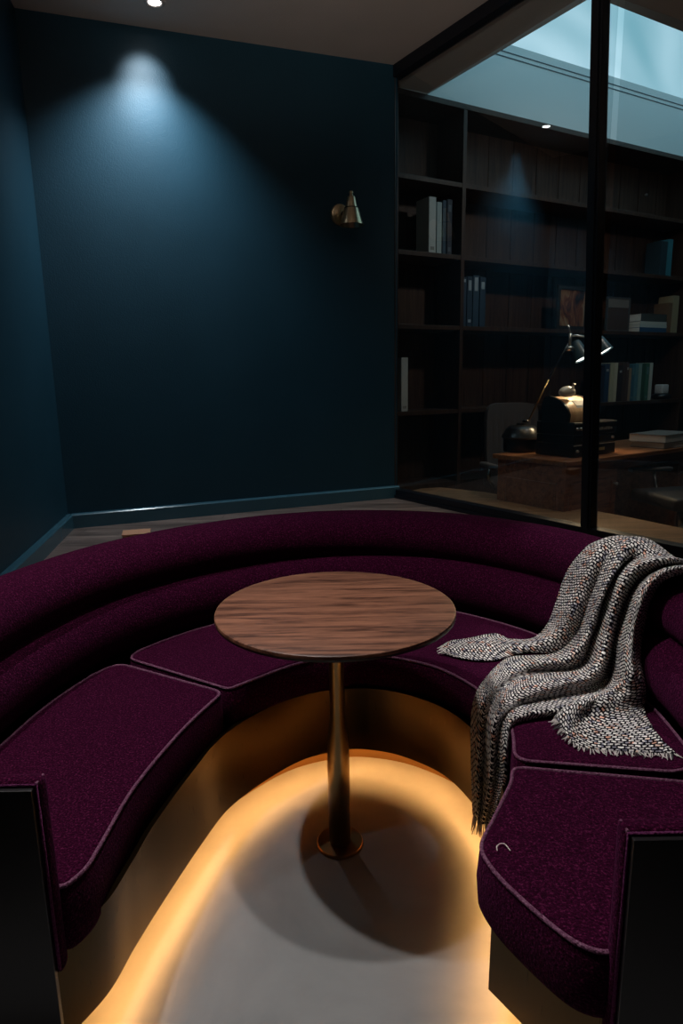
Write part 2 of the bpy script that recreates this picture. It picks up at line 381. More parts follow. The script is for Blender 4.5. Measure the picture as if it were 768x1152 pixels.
slab('ceiling', [(skA.x, skA.y), (GB.x+.05, GB.y), (6.2, GB.y), (sk_near.x, sk_near.y)], M['ceil'])
# office walls: upper plaster wall above the bookcase running up into the light well, side and rear walls
struct('wall_office', None or (lambda: (lambda bm: (
    [bm.faces.new([bm.verts.new(q) for q in quad]) for quad in (
        [on_b(-.35, .02)+Vector((0, 0, 3.39)), on_b(5.2, .02)+Vector((0, 0, 3.39)), on_b(5.2, .02)+Vector((0, 0, 3.90)), on_b(-.35, .02)+Vector((0, 0, 3.90))],
        [on_b(-.35, .12)+Vector((0, 0, 3.39)), on_b(-.35, .12)+Vector((0, 0, 3.90)), on_b(5.2, .12)+Vector((0, 0, 3.90)), on_b(5.2, .12)+Vector((0, 0, 3.39))],
        [on_b(-.35, .02)+Vector((0, 0, 3.90)), on_b(5.2, .02)+Vector((0, 0, 3.90)), on_b(5.2, .12)+Vector((0, 0, 3.90)), on_b(-.35, .12)+Vector((0, 0, 3.90))])], bm)[1])(bmesh.new()))(), M['fascia'])
for z_ in (3.80, 3.835):
    bm = bmesh.new(); p = [on_b(-.35, .016), on_b(5.2, .016), on_b(5.2, .024), on_b(-.35, .024)]
    extrude_poly(bm, [(q.x, q.y) for q in p], z_, z_+.007); struct('trim_2', bm, M['groove'])
wall('wall_right', Vector((5.1, -1.4, 0)), on_b(5.0, .4), M['bookwood'], zt=3.9, side=-1)
wall('wall_office_front', Vector((GB.x, GB.y, 0)), Vector((5.1, -1.4, 0)), M['bookwood'], zt=3.5, side=-1)
wall('wall_office_back', on_b(-.55, .42), on_b(5.1, .42), M['bookwood'], zt=3.40, side=1)
wall('wall_office_left', C2+db*.0+Vector((.005, .02, 0)), on_b(-.5, .40), M['bookwood'], zt=3.40, th=.04, side=1)
# light well upstands
bm = bmesh.new()
def up_quad(bm, a, b_, z0, z1): bm.faces.new([bm.verts.new(q) for q in (a+Vector((0, 0, z0)), b_+Vector((0, 0, z0)), b_+Vector((0, 0, z1)), a+Vector((0, 0, z1)))])
up_quad(bm, skA, skB, 3.40, 3.9); up_quad(bm, skA, sk_near, 3.40, 3.9)
struct('wall_lightwell', bm, M['fascia'])

# glazed screen ----------------------------------------------------
win = bpy.data.objects.new('window_1', None); COL.objects.link(win); win['kind'] = 'structure'
win.location = (C2.x, C2.y, 0); win.rotation_euler = (0, 0, math.atan2(dg.y, dg.x))
def wz(s): return zc(C2.x+dg.x*s)
GL = 6.1
bm = bmesh.new()                                       # head beam (follows the ceiling)
v = []
for s in (-.02, GL):
    v.append([bm.verts.new((s, y, z)) for y, z in ((-.035, wz(s)-.075), (.035, wz(s)-.075), (.035, wz(s)+.015), (-.035, wz(s)+.015))])
for i in range(4): bm.faces.new((v[0][i], v[0][(i+1) % 4], v[1][(i+1) % 4], v[1][i]))
bm.faces.new(v[0]); bm.faces.new(v[1][::-1]); obj('head_rail', bm, M['frame'], win)
bm = Box(-.02, GL, -.038, .038, ZP-.03, ZP+.065, bev=.004); box(bm, -.02, GL, -.05, .05, ZP-.002, ZP+.022, bev=.003); obj('sill_rail', bm, M['frame'], win)
s_m = (Vector((1.384, 3.487, 0))-C2).dot(dg)
for s in (.0, s_m, s_m*2-.02, s_m*3-.02):
    w_ = .032 if s else .014
    if not s: obj('corner_post', Box(-.035, -.008, -.014, .014, ZP+.02, wz(0)-.05, bev=.002), M['frame'], win); continue
    bm = Box(s-w_, s+w_, -.032, .032, ZP+.02, wz(s)-.05, bev=.003)
    box(bm, s-w_*.55, s+w_*.55, -.040, .040, ZP+.02, wz(s)-.05, bev=.003)
    if s:
        for v_ in bm.verts: v_.co.x -= .125*(v_.co.z-ZP)/2.9        # the uprights lean a little towards the corner
    obj('mullion', bm, M['frame'], win)
for a, b_ in ((.02, s_m-.02), (s_m+.02, s_m*2-.04), (s_m*2, s_m*3-.04), (s_m*3, GL)):
    obj('glass_pane', Box(a, b_, -.005, .005, ZP+.05, wz(b_)-.05), M['glass'], win)

# ------------------------------------------------------------------ CEILING DOWNLIGHTS
def downlight(x, y, label):
    t = thing('ceiling_downlight', label, 'ceiling light', (x, y, zc(x)-.0005), 0, None)
    obj('trim_ring', Lathe([(.034, 0), (.034, -.004), (.046, -.006), (.056, -.003), (.058, 0)], 32), M['ceil'], t, True)
    obj('lens', Lathe([(0, -.0035), (.026, -.0035), (.034, -.001)], 32), M['down'], t, True); return t
c_ = (-.973, 3.99)
downlight(*c_, 'small round recessed downlight shining down the teal back wall')
# the lamps above the sofa, out of the picture but real
for x, y, lb in ((-.34, 1.5, 'recessed downlight in the ceiling above the round table'), (-1.05, 1.5, 'recessed downlight in the ceiling above the left side of the sofa'), (1.05, 2.2, 'recessed downlight in the ceiling above the throw')):
    downlight(x, y, lb)

# ------------------------------------------------------------------ WALL SCONCE
def wall_pt(x, off):  # point in front of the back wall
    t = (x-C1.x)/db.x; p = C1+db*t; return p+Vector((db.y, -db.x, 0))*off
bp = wall_pt(.025, .0)
ang = math.atan2(db.y, db.x)
t = thing('wall_sconce', 'small aged-brass cone wall lamp on the teal back wall', 'wall lamp', (bp.x, bp.y, 2.42), ang)
RX = Matrix.Rotation(math.radians(90), 4, 'X')      # lathe axis -> -y (out of the wall)
obj('back_plate', Lathe([(0, .022), (.055, .022), (.066, .016), (.070, .004), (.070, .0)], 40, RX), M['sconce'], t, 'auto')
obj('arm', Tube([(0, -.02, .0), (.01, -.05, .0), (.018, -.085, .005), (.022, -.10, .012)], .008), M['sconce'], t, True)
obj('knuckle', Lathe([(0, .0), (.014, .0), (.018, .006), (.018, .02), (.014, .026), (0, .026)], 20, Matrix.Translation((.01, -.03, 0)) @ RX), M['black'], t, True)
SC = Matrix.Translation((.030, -.125, -.09))
sh = obj('shade', Lathe([(.082, 0), (.080, .001), (.050, .100), (.046, .106), (.044, .110), (.040, .112), (.028, .172), (.022, .180), (0, .182), (0, .176), (.020, .172), (.046, .10), (.078, .002), (.082, 0)], 48, SC), M['sconce'], t, 'auto')
obj('groove_ring', Lathe([(.0475, .104), (.0485, .107), (.0465, .110)], 40, SC), M['blackmatt'], sh, True)
obj('cap', Lathe([(.0, .215), (.010, .213), (.015, .205), (.012, .194), (.013, .186), (.019, .180), (0, .178)], 24, SC), M['sconce'], t, True)

# ------------------------------------------------------------------ SOFA
sofa = thing('curved_banquette_sofa', 'horseshoe-shaped plum boucle banquette with brushed brass plinth around the round table', 'sofa', (0, 0, 0))
def outline_cushion(name, pts, rad, z0=.30, z1=.42, step=.012):
    """pts: plan corners/curve points with (x, y, r) rounding; returns cushion + piping"""
    P = [Vector((p[0], p[1], 0)) for p in pts]; R = [p[2] if len(p) > 2 else 0 for p in pts]
    out = []; k = len(P)
    for i in range(k):
        r = R[i]; p = P[i]; a = P[i-1]; b_ = P[(i+1) % k]
        if r <= 0: out.append(p); continue
        d1 = (a-p).normalized(); d2 = (b_-p).normalized(); r1 = min(r, (a-p).length*.48, (b_-p).length*.48)
        A = p+d1*r1; B = p+d2*r1
        for q in range(7): t_ = q/6; out.append((1-t_)**2*A+2*t_*(1-t_)*p+t_**2*B)
    # resample closed
    out = resample(out+[out[0]], step)[:-1]
    area2 = sum(out[i-1].x*out[i].y-out[i].x*out[i-1].y for i in range(len(out)))
    if area2 < 0: out = out[::-1]
    for _ in range(2):
        out = [(out[i-1]+out[i]*2+out[(i+1) % len(out)])/4 for i in range(len(out))]
    prof = [(.014, z0), (.004, z0+.004), (.0, z0+.014), (-.004, (z0+z1)/2), (.0, z1-.014), (.003, z1-.006), (.009, z1-.001), (.014, z1+.001), (.017, z1+.001)]
    bm = bmesh.new(); rings = []
    for d, z in prof: rings.append([bm.verts.new((p.x, p.y, z)) for p in offs2(out, d, True)])
    n_ = len(out)
    for A, B in zip(rings, rings[1:]):
        for i in range(n_): bm.faces.new((A[i], A[(i+1) % n_], B[(i+1) % n_], B[i]))
    bm.faces.new(rings[0][::-1]); bm.faces.new(rings[-1])
    c = obj(name, bm, M['plum'], sofa, True)
    for p_ in c.data.polygons:
        if len(p_.vertices) > 8: p_.use_smooth = False
    pp = [Vector((p.x, p.y, z1-.002)) for p in offs2(out, .004, True)]
    obj('piping', Tube(pp, .0042, 8, closed=True), M['pipe'], c, True)
    return c
# front line of the seat
cF1 = cat([(-.512, 1.0, 0), (-.489, 1.045, 0), (-.484, 1.12, 0), (-.474, 1.30, 0), (-.426, 1.526, 0), (-.369, 1.70, 0)], 6)
cF2 = cat([(-.346, 1.748, 0), (-.274, 1.815, 0), (-.14, 1.925, 0), (0, 1.972, 0), (.083, 1.975, 0), (.169, 1.951, 0), (.29, 1.875, 0), (.375, 1.75, 0), (.405, 1.66, 0)], 6)
cF3 = cat([(.412, 1.63, 0), (.424, 1.58, 0), (.427, 1.52, 0), (.415, 1.44, 0)], 6)
cF4 = cat([(.372, 1.297, 0), (.30, 1.17, 0), (.26, 1.10, 0), (.256, 1.06, 0), (.284, .984, 0), (.353, .875, 0), (.40, .845, 0)], 6)
def gseg(y0, side, y1):   # stretch of the back line, inset so that the cushion tucks under the roll
    q = [p for p in offs2(G, .03) if (p.x < 0) == (side < 0)]
    return q
def sub(i0, i1, d=.045):
    q = offs2(G, d); return q[i0:i1]
def gi(x, y): return min(range(len(G)), key=lambda i: (G[i]-Vector((x, y, 0))).length)
tup = lambda L: [(p.x, p.y) for p in L]
i1 = gi(-.735, 1.96); i2 = gi(.77, 1.92); i3 = gi(.80, 1.31)
outline_cushion('seat_cushion', tup(cF1[:-1]) + [(-.352, 1.738, .06)] + [(-.742, 1.958, .07)] + tup(sub(0, i1-2, .012))[::-1] , .03, z0=.278)
outline_cushion('seat_cushion', [(-.345, 1.752, .06)] + tup(cF2[1:-1]) + [(.412, 1.64, .06), (.772, 1.865, .07)] + tup(sub(i1+3, i2, .012))[::-1] + [(-.722, 1.985, .05)], .03)
outline_cushion('seat_cushion', [(.415, 1.632, .05)] + tup(cF3[1:-1]) + [(.393, 1.362, .06), (.775, 1.30, .07)] + tup(sub(i2+3, i3-1, .012))[::-1] + [(.778, 1.85, .06)], .03, z0=.30, z1=.424)
outline_cushion('seat_cushion', [(.385, 1.352, .08)] + tup(cF4) + [(.80, .872, .03)] + tup(sub(i3+2, len(G)-1, .012))[::-1] + [(.778, 1.28, .07)], .03, z0=.285, z1=.418)
# back rolls
def roll(name, off, zc_, ry, rz, flat_=0):
    prof = [(off+ry*math.cos(a)*(1 if math.cos(a) < 0 else .9), zc_+rz*math.sin(a)) for a in [2*math.pi*k/28 for k in range(28)]]
    return obj(name, sweep(bmesh.new(), G, prof), M['plum'], sofa, True)
roll('lower_back_roll', .10, .515, .108, .112)
roll('upper_back_roll', .135, .682, .112, .098)
# upholstered outer shell
obj('back_shell', sweep(bmesh.new(), G, [(.15, .10), (.232, .10), (.236, .62), (.228, .70), (.20, .74), (.15, .70)]), M['plum'], sofa, 'auto')
# seat deck under the cushions
dk = cF1[4:-1]+cF2+cF3+cF4[2:-4]
dk = resample(dk, .03)
# plinth: top follows the cushions, foot follows the glowing gap
topc = cat([(-.560, .970, 0), (-.485, 1.075, 0), (-.462, 1.20, 0), (-.448, 1.32, 0), (-.405, 1.52, 0), (-.355, 1.69, 0), (-.25, 1.84, 0), (-.12, 1.935, 0), (0, 1.965, 0), (.10, 1.962, 0), (.20, 1.92, 0), (.305, 1.83, 0), (.365, 1.72, 0), (.395, 1.60, 0), (.395, 1.46, 0), (.355, 1.28, 0), (.287, 1.09, 0)], 8)
botc = cat([(-.560, .970, 0), (-.498, 1.085, 0), (-.475, 1.20, 0), (-.445, 1.33, 0), (-.392, 1.53, 0), (-.343, 1.67, 0), (-.25, 1.80, 0), (-.135, 1.91, 0), (0, 1.960, 0), (.09, 1.955, 0), (.19, 1.915, 0), (.30, 1.82, 0), (.36, 1.70, 0), (.385, 1.58, 0), (.380, 1.44, 0), (.345, 1.27, 0), (.283, 1.085, 0)], 8)
tail = [Vector((.283, 1.085, 0)).lerp(Vector((.43, .865, 0)), k/10) for k in range(1, 11)]
topc = topc+[p+Vector((.004, .005, 0)) for p in tail]; botc = botc+tail
ZB = .085
bm = bmesh.new()
T_ = [Vector((p.x, p.y, .305)) for p in topc]; B_ = [Vector((p.x, p.y, ZB)) for p in botc]
Ti = [Vector((p.x, p.y, .305)) for p in offs2(topc, .012)]; Bi = [Vector((p.x, p.y, ZB)) for p in offs2(botc, .012)]
cols = [[bm.verts.new(p) for p in row] for row in (T_, B_, Bi, Ti)]
for r_ in range(4):
    A, B = cols[r_], cols[(r_+1) % 4]
    for i in range(len(A)-1): bm.faces.new((A[i], A[i+1], B[i+1], B[i]))
bm.faces.new([c[0] for c in cols]); bm.faces.new([c[-1] for c in cols][::-1])
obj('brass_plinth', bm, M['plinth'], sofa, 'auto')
# soffit of the plinth, kick board and LED tape
inner = offs2(botc, .012); deep = offs2(botc, .088)
bm = bmesh.new(); sweep(bm, botc[2:-2], [(.012, ZB+.030), (.30, ZB+.030), (.30, ZB+.04), (.012, ZB+.04)]); obj('plinth_soffit', bm, M['blackmatt'], sofa)
kp = resample(offs2(botc, .088)[6:-8], .03)
obj('kick_board', sweep(bmesh.new(), kp, [(0, .0), (0, ZB+.031), (.012, ZB+.031), (.012, .0)]), M['kick'], sofa, 'auto')
lp = botc[3:-1]
bm = sweep(bmesh.new(), lp, [(.026, ZB+.028), (.040, ZB+.014), (.042, ZB+.016), (.028, ZB+.030)])
obj('led_tape', bm, M['led'], sofa, label='warm glowing light strip under the plinth')
# arm ends
def arm(sx, xin, xout, y, zt):
    a, b_ = sorted((xin, xout))
    pad = obj('arm_pad', Box(a, b_, y+.004, y+.034, .262, zt, bev=.010), M['plum'], sofa, True)
    r_ = .0035
    obj('piping', Tube([(xin+sx*.006, y+.006, .27), (xin+sx*.006, y+.006, zt-.007), (xout, y+.006, zt-.007)], r_, 8), M['pipedark'], pad, True)
    obj('piping', Tube([(xin+sx*.006, y+.006, zt-.005), (xin+sx*.006, y+.031, zt-.005)], r_, 8), M['pipe'], pad, True)
    a2, b2 = sorted((xin+sx*.010, xout))
    obj('end_panel', Box(a2, b2, y-.006, y+.005, .03, zt-.010, bev=.0015), M['endpanel'], sofa, label='near-black polished end panel')
arm(-1, -.520, -1.12, .968, .652)
arm(1, .410, 1.06, .826, .652)

# ------------------------------------------------------------------ TABLE
tb = thing('round_pedestal_table', 'round walnut table on a flared brass pedestal in the middle of the sofa', 'table', (-.021, 1.62, 0))
obj('table_top', Lathe([(0, .722), (.312, .722), (.3165, .7195), (.3175, .716), (.3175, .712)], 96), M['table'], tb, 'auto')
obj('underside', Lathe([(.3175, .712), (.3165, .706), (.290, .694), (0, .694)], 96), M['tableedge'], tb, 'auto')
obj('column', Lathe([(0, .009), (.031, .009), (.0315, .25), (.030, .30), (.026, .345), (.0215, .385), (.0205, .43), (.0205, .675), (.03, .69), (.05, .6935), (0, .6935)], 48), M['brass'], tb, True)
obj('foot_disc', Lathe([(0, .0), (.066, .0), (.066, .007), (.064, .0095), (0, .0095)], 64), M['brass'], tb, 'auto')

# ------------------------------------------------------------------ TWEED THROW
AX = [([p+Vector((0, 0, .515)) for p in offs2(G, .10)], .110), ([p+Vector((0, 0, .682)) for p in offs2(G, .135)], .104)]
def sdf(p):
    d = 9
    for A, r in AX:
        for q in A:
            if abs(q.x-p.x) < .5 and abs(q.y-p.y) < .5: d = min(d, (q-p).length-r)
    return min(d, p.z-.424+.0)
def drape(px, py, off):
    r = ray(px, py); t = 1.2; best = (9, t); o_ = Vector((0, 0, EYE))
    while t < 3.4:
        d = sdf(o_+r*t)
        if d <= off: return o_+r*t
        if d < best[0] and t > 1.3: best = (d, t)
        t += max((d-off)*.7, .002)
    return o_+r*best[1]
ha = Vector((.345, 1.70, 0)); hb = Vector((.405, 1.50, 0)); hn = Vector((-(hb-ha).y, (hb-ha).x, 0)).normalized()
def hang(px, py, off):
    p0 = ha+hn*(-off if hn.x > 0 else off)
    if hn.x > 0: p0 = ha-hn*off
    return atp(px, py, p0, hn)
def line(spec, back):
    """spec: list of (px, py, code, off)"""
    P = []
    for s in spec:
        px, py, c, d = s
        P.append(drape(px, py, d) if c == 'B' else atz(px, py, .424+d) if c == 'S' else hang(px, py, d))
    f = P[0]; g_ = min(G, key=lambda q: (q.x-f.x)**2+(q.y-f.y)**2)
    ow = Vector((.86, .51, 0)).normalized()
    pre = [f+ow*back[0]+Vector((0, 0, -.34)), f+ow*back[0]+Vector((0, 0, -.17)), f+ow*(back[0]*.75)+Vector((0, 0, -.035))]
    return pre+P
def sheet(lines, ny=70, nu=9, sag=None):
    """lines of 3D points -> grid; smooth along each line, then across"""
    L = []
    for ln in lines:
        q = cat(ln, 10); tot = sum((a-b_).length for a, b_ in zip(q, q[1:])); q = resample(q, tot/ny*.9999)
        while len(q) < ny+1: q.append(q[-1])
        L.append(q[:ny+1])
    rows = []
    for j in range(ny+1): rows.append(cat([l_[j] for l_ in L], nu))
    return rows, L
def build_sheet(rows):
    bm = bmesh.new(); uvl = bm.loops.layers.uv.new('UVMap'); V = [[bm.verts.new(p) for p in r] for r in rows]
    nr, nc = len(rows), len(rows[0]); mid = nc//2
    vv = [[0]*nc for _ in range(nr)]; uu = [[0]*nc for _ in range(nr)]
    for c in range(nc):
        a = 0
        for j in range(nr):
            if j: a += (rows[j][c]-rows[j-1][c]).length
            vv[j][c] = a
    for j in range(nr):
        a = 0; acc = [0]
        for c in range(1, nc): a += (rows[j][c]-rows[j][c-1]).length; acc.append(a)
        for c in range(nc): uu[j][c] = acc[c]-acc[mid]
    # even the length out so neighbouring threads stay together
    mean = [sum(r)/nc for r in vv]
    for j in range(nr-1):
        for c in range(nc-1):
            f = bm.faces.new((V[j][c], V[j][c+1], V[j+1][c+1], V[j+1][c])); f.smooth = True
            for lp_, (jj, cc) in zip(f.loops, ((j, c), (j, c+1), (j+1, c+1), (j+1, c))):
                lp_[uvl].uv = (uu[jj][cc]+3, .5*vv[jj][cc]+.5*mean[jj])
    return bm
R_, V_ = .058, .006
L0 = [
 line([(668,611,'B',.020),(649,627,'B',.02),(636,647,'B',.015),(625,679,'B',.010),(617,700,'B',.010),(600,718,'S',.008),(571,719,'S',.012),(557,713,'S',.012),(524,719,'S',.008),(508,721,'S',.01),(498,726,'S',.012)], (.16,)),
 line([(684,605,'B',.045),(667,630,'B',R_),(654,660,'B',R_),(643,688,'B',R_),(631,708,'B',.045),(606,724,'S',.03),(575,726,'S',.022),(548,724,'S',.022),(522,728,'S',.02),(498,731,'S',.014)], (.16,)),
 line([(697,606,'B',.04),(680,634,'B',.035),(668,662,'B',.03),(657,692,'B',.02),(645,718,'B',.012),(625,734,'S',.006),(590,734,'S',.004),(560,742,'S',.004),(535,743,'S',.004),(515,740,'S',.004),(499,735,'S',.006)], (.16,)),
]
L1 = [
 L0[2][:8]+[atz(625,735,.43), atz(598,738,.432), atz(572,740,.434), atz(552,756,.44), hang(538,775,.006), hang(531,800,.010), hang(530,835,.014), hang(531,880,.012), hang(532,915,.01)],
 line([(712,608,'B',.058),(694,638,'B',.062),(680,665,'B',.074),(669,692,'B',.066),(658,720,'B',.066),(638,741,'S',.055),(608,745,'S',.046),(580,752,'S',.028),(558,768,'S',.026),(545,785,'H',.022),(539,808,'H',.030),(537,845,'H',.034),(537,885,'H',.034),(536,921,'H',.03)], (.16,)),
 line([(735,625,'B',.035),(708,632,'B',.012),(691,647,'B',V_),(681,668,'B',V_),(676,692,'B',V_),(666,719,'B',V_),(654,750,'S',.014),(612,757,'S',.010),(580,765,'S',.012),(560,780,'S',.016),(550,800,'H',.010),(546,830,'H',.010),(544,865,'H',.012),(542,900,'H',.012),(539,924,'H',.012)], (.16,)),
 line([(745,629,'B',.074),(718,637,'B',.072),(702,653,'B',.072),(693,676,'B',.072),(686,702,'B',.070),(679,732,'B',.066),(664,760,'S',.065),(630,767,'S',.055),(594,778,'S',.048),(568,793,'S',.03),(556,812,'H',.030),(553,845,'H',.036),(551,880,'H',.034),(547,905,'H',.03),(542,926,'H',.025)], (.16,)),
 line([(752,635,'B',.03),(734,642,'B',.010),(717,652,'B',V_),(706,671,'B',V_),(696,700,'B',V_),(688,730,'B',V_),(684,758,'B',.012),(655,778,'S',.012),(620,786,'S',.012),(588,794,'S',.016),(567,806,'S',.016),(561,832,'H',.012),(559,865,'H',.012),(555,895,'H',.012),(546,926,'H',.012)], (.16,)),
 line([(752,637,'B',.02),(734,644,'B',.004),(718,654,'B',.004),(707,673,'B',.004),(697,702,'B',.004),(689,732,'B',.004),(690,762,'S',.004),(664,790,'S',.026),(626,798,'S',.026),(594,803,'S',.024),(573,812,'S',.016),(568,840,'H',.028),(568,872,'H',.026),(561,900,'H',.024),(549,926,'H',.015)], (.16,)),
 line([(752,638,'B',.01),(734,645,'B',.002),(718,655,'B',.002),(707,674,'B',.002),(697,703,'B',.002),(689,733,'B',.002),(690,764,'S',.002),(664,796,'S',.002),(626,804,'S',.001),(596,809,'S',.001),(576,816,'S',.002),(571,842,'H',.008),(571,870,'H',.008),(563,900,'H',.008),(551,926,'H',.008)], (.16,)),
]
L2 = [
 line([(752,637,'B',.02),(735,644,'B',.006),(719,654,'B',.004),(708,672,'B',.004),(698,702,'B',.004),(690,732,'B',.004),(687,760,'B',.006),(672,782,'S',.010),(648,792,'S',.014),(630,799,'S',.012),(623,808,'S',.006)], (.16,)),
 line([(757,638,'B',.066),(738,646,'B',.066),(724,660,'B',.066),(714,684,'B',.066),(707,712,'B',.066),(703,742,'B',.066),(700,764,'B',.066),(684,779,'S',.055),(660,788,'S',.055),(640,798,'S',.045),(630,814,'S',.020)], (.16,)),
 line([(761,640,'B',.066),(741,649,'B',.066),(728,664,'B',.066),(719,688,'B',.066),(713,716,'B',.062),(711,744,'B',.062),(711,762,'B',.066),(700,776,'S',.06),(680,789,'S',.050),(662,802,'S',.022),(650,822,'S',.008),(648,838,'S',.006)], (.16,)),
 line([(764,643,'B',.035),(744,651,'B',.035),(732,666,'B',.035),(724,690,'B',.03),(718,718,'B',.03),(717,744,'B',.03),(720,762,'B',.035),(718,776,'S',.065),(706,793,'S',.025),(698,812,'S',.010),(694,830,'S',.010),(695,845,'S',.006)], (.16,)),
 line([(766,646,'B',.008),(746,653,'B',.006),(735,668,'B',.006),(727,692,'B',.006),(721,720,'B',.006),(720,744,'B',.008),(724,764,'B',.012),(726,780,'S',.030),(724,796,'S',.012),(730,812,'S',.008),(742,830,'S',.008),(760,848,'S',.006)], (.16,)),
]
bm_all = bmesh.new(); uvn = bm_all.loops.layers.uv.new('UVMap')
HEMS = []
for Ls in (L0, L1, L2):
    rows, _ = sheet(Ls); HEMS.append((rows[-1], rows[-3]))
    b2 = build_sheet(rows); me = bpy.data.meshes.new('tmp'); b2.to_mesh(me); b2.free(); bm_all.from_mesh(me); bpy.data.meshes.remove(me)
bmesh.ops.remove_doubles(bm_all, verts=bm_all.verts, dist=.0002)
me = bpy.data.meshes.new('throw_blanket'); bm_all.to_mesh(me); bm_all.free(); me.materials.append(M['tweed'])
throw = bpy.data.objects.new('throw_blanket', me); COL.objects.link(throw)
tag(throw, 'black and white tweed throw blanket with frayed hems draped over the right of the sofa', 'blanket')
for p in me.polygons: p.use_smooth = True
md = throw.modifiers.new('thick', 'SOLIDIFY'); md.thickness = .005; md.offset = 0
bl = bmesh.new(); bd = bmesh.new()
for hi, (hem, prev) in enumerate(HEMS):
    q = resample(hem, .0045 if hi != 1 else .006)
    for i, p in enumerate(q):
        pr = min(prev, key=lambda w: (w-p).length); d = (p-pr).normalized()
        d = (d+Vector((random.uniform(-.5, .5), random.uniform(-.5, .5), random.uniform(-.15, .15)))).normalized(); ln = random.uniform(.010, .024)
        if hi == 1: d = Vector((random.uniform(-.25, .25), random.uniform(-.25, .25), -1)); ln = random.uniform(.02, .05)
        e1 = p+d*ln*.5; e2 = p+d*ln
        if hi != 1: e1.z = max(.4275, e1.z-.002); e2.z = max(.4265, min(e2.z, .432))
        tube(bl if random.random() < .7 else bd, [p, e1, e2], [.0014, .0016, .001], 5)
for b_ in (obj('fringe', bl, M['fringe'], throw, True), obj('fringe', bd, M['fringedark'], throw, True)): b_['kind'] = 'stuff'

# loose thread on the near right cushion
pts = [atz(*p, .424) for p in ((559, 957), (559, 952), (563, 949), (568, 950), (574, 957))]
tag(obj('loose_thread', Tube(cat(pts, 5), .0011, 6), M['thread'], None, True), 'curl of pale loose thread lying on the near right seat cushion', 'thread')

# wooden board end lying on the timber floor behind the sofa
w = thing('wooden_box', 'low tan wooden box on the floor behind the sofa near the left corner', 'box', (-1.22, 3.66, ZP), .25)
obj('box_body', Box(-.06, .09, -.07, .05, 0, .035, bev=.004), flat((.55, .27, .15)), w)
obj('lid', Box(-.064, .094, -.074, .054, .035, .043, bev=.002), flat((.72, .36, .21)), w)

# ------------------------------------------------------------------ OFFICE: BOOKCASE
bkang = math.atan2(BD.y, BD.x)
bn2 = (BN.x, BN.y)
def bk(px, py, d=0):
    p = atp(px, py, B0+BN*d, bn2); v_ = p-B0; return (v_.x*BD.x+v_.y*BD.y, p.z)
case = thing('bookcase', 'dark walnut wall-to-wall open bookcase behind the desk', 'bookcase', (B0.x, B0.y, 0), bkang)
DEP = .36; XR = 4.9; SH = [1.055, 1.735, 2.285, 2.825]
obj('back_panel', Box(-.5, XR, DEP-.015, DEP, .0, 3.39), M['backwood'], case)
for x in (-.5, bk(518.5, 300)[0], bk(766, 430)[0], XR-.035):
    obj('side_panel', Box(x, x+.035, 0, DEP-.015, 0, 3.385, bev=.002), M['bookwood'], case)
xs = [-.465, bk(518.5, 300)[0], bk(766, 430)[0], XR-.035]
for a, b_ in ((xs[0], xs[1]), (xs[1]+.035, xs[2]), (xs[2]+.035, xs[3])):
    for z in SH: obj('shelf', Box(a, b_, .004, DEP-.015, z-.035, z, bev=.002), M['bookwood'], case)
obj('cornice', Box(-.5, XR, -.004, DEP, 3.35, 3.39, bev=.003), M['bookwood'], case)
obj('base_cabinet', Box(-.465, XR-.035, .012, DEP-.015, 0, .44), M['bookwood'], case)
bm = bmesh.new(); x = xs[1]+.28
while x < xs[2]: box(bm, x-.004, x+.004, DEP-.021, DEP-.014, .45, 3.35); x += .285
obj('panel_beading', bm, M['bookwood'], case)

book_protos = {}
def book(x0, x1, z0, h, dep, col, label, group, y0=.035, mark=None, page=(.62, .58, .5), lean=0):
    """upright book, spine towards the room; built in the bookcase frame"""
    p = B0+BD*((x0+x1)/2)+BN*y0
    t = thing('book', label, 'book', (p.x, p.y, z0), bkang, group); t.rotation_euler[1] = lean; w_ = (x1-x0)/2
    bm = Box(-w_, w_, 0, .004, 0, h, bev=.0015)
    box(bm, -w_, -w_+.004, .003, dep, 0, h); box(bm, w_-.004, w_, .003, dep, 0, h); obj('cover', bm, flat(col), t)
    obj('pages', Box(-w_+.004, w_-.004, .004, dep-.006, .004, h-.006), flat(page, .9), t)
    if mark:
        for (za, zb_) in mark[1]: obj('spine_mark', Box(-w_*.55, w_*.55, -.001, .001, h*za, h*zb_), flat(mark[0]), t)
    return t
def bookpx(pa, pb, yt, yb, zi, col, label, group, **k):
    a = bk(pa, yb)[0]; b_ = bk(pb, yb)[0]; zt = bk((pa+pb)/2, yt)[1]
    book(a+.001, b_-.001, SH[zi]+.0005, zt-SH[zi], k.pop('dep', .17), col, label, group, **k)
g = 'books in the left bay, third shelf up'
bookpx(485, 493, 220, 280, 2, (.55, .58, .55), 'tall pale cream book, leftmost of the four in the upper left bay', g, mark=((.25, .25, .22), [(.06, .12)]))
bookpx(494, 499.5, 226, 280, 2, (.40, .47, .46), 'narrow pale grey-green book beside the tall cream one', g)
bookpx(500.5, 504.5, 224, 281, 2, (.02, .055, .09), 'slim dark blue book between the grey-green book and the banded one', g)
bookpx(505.5, 511, 223, 281, 2, (.015, .025, .045), 'black book with a banded spine, rightmost in the upper left bay', g, mark=((.10, .13, .16), [(.78, .9), (.06, .14)]))
bookpx(454, 461.5, 402, 459, 0, (.52, .53, .50), 'single white book standing at the left end of the lower shelf', None, mark=((.3, .3, .28), [(.05, .1)]))
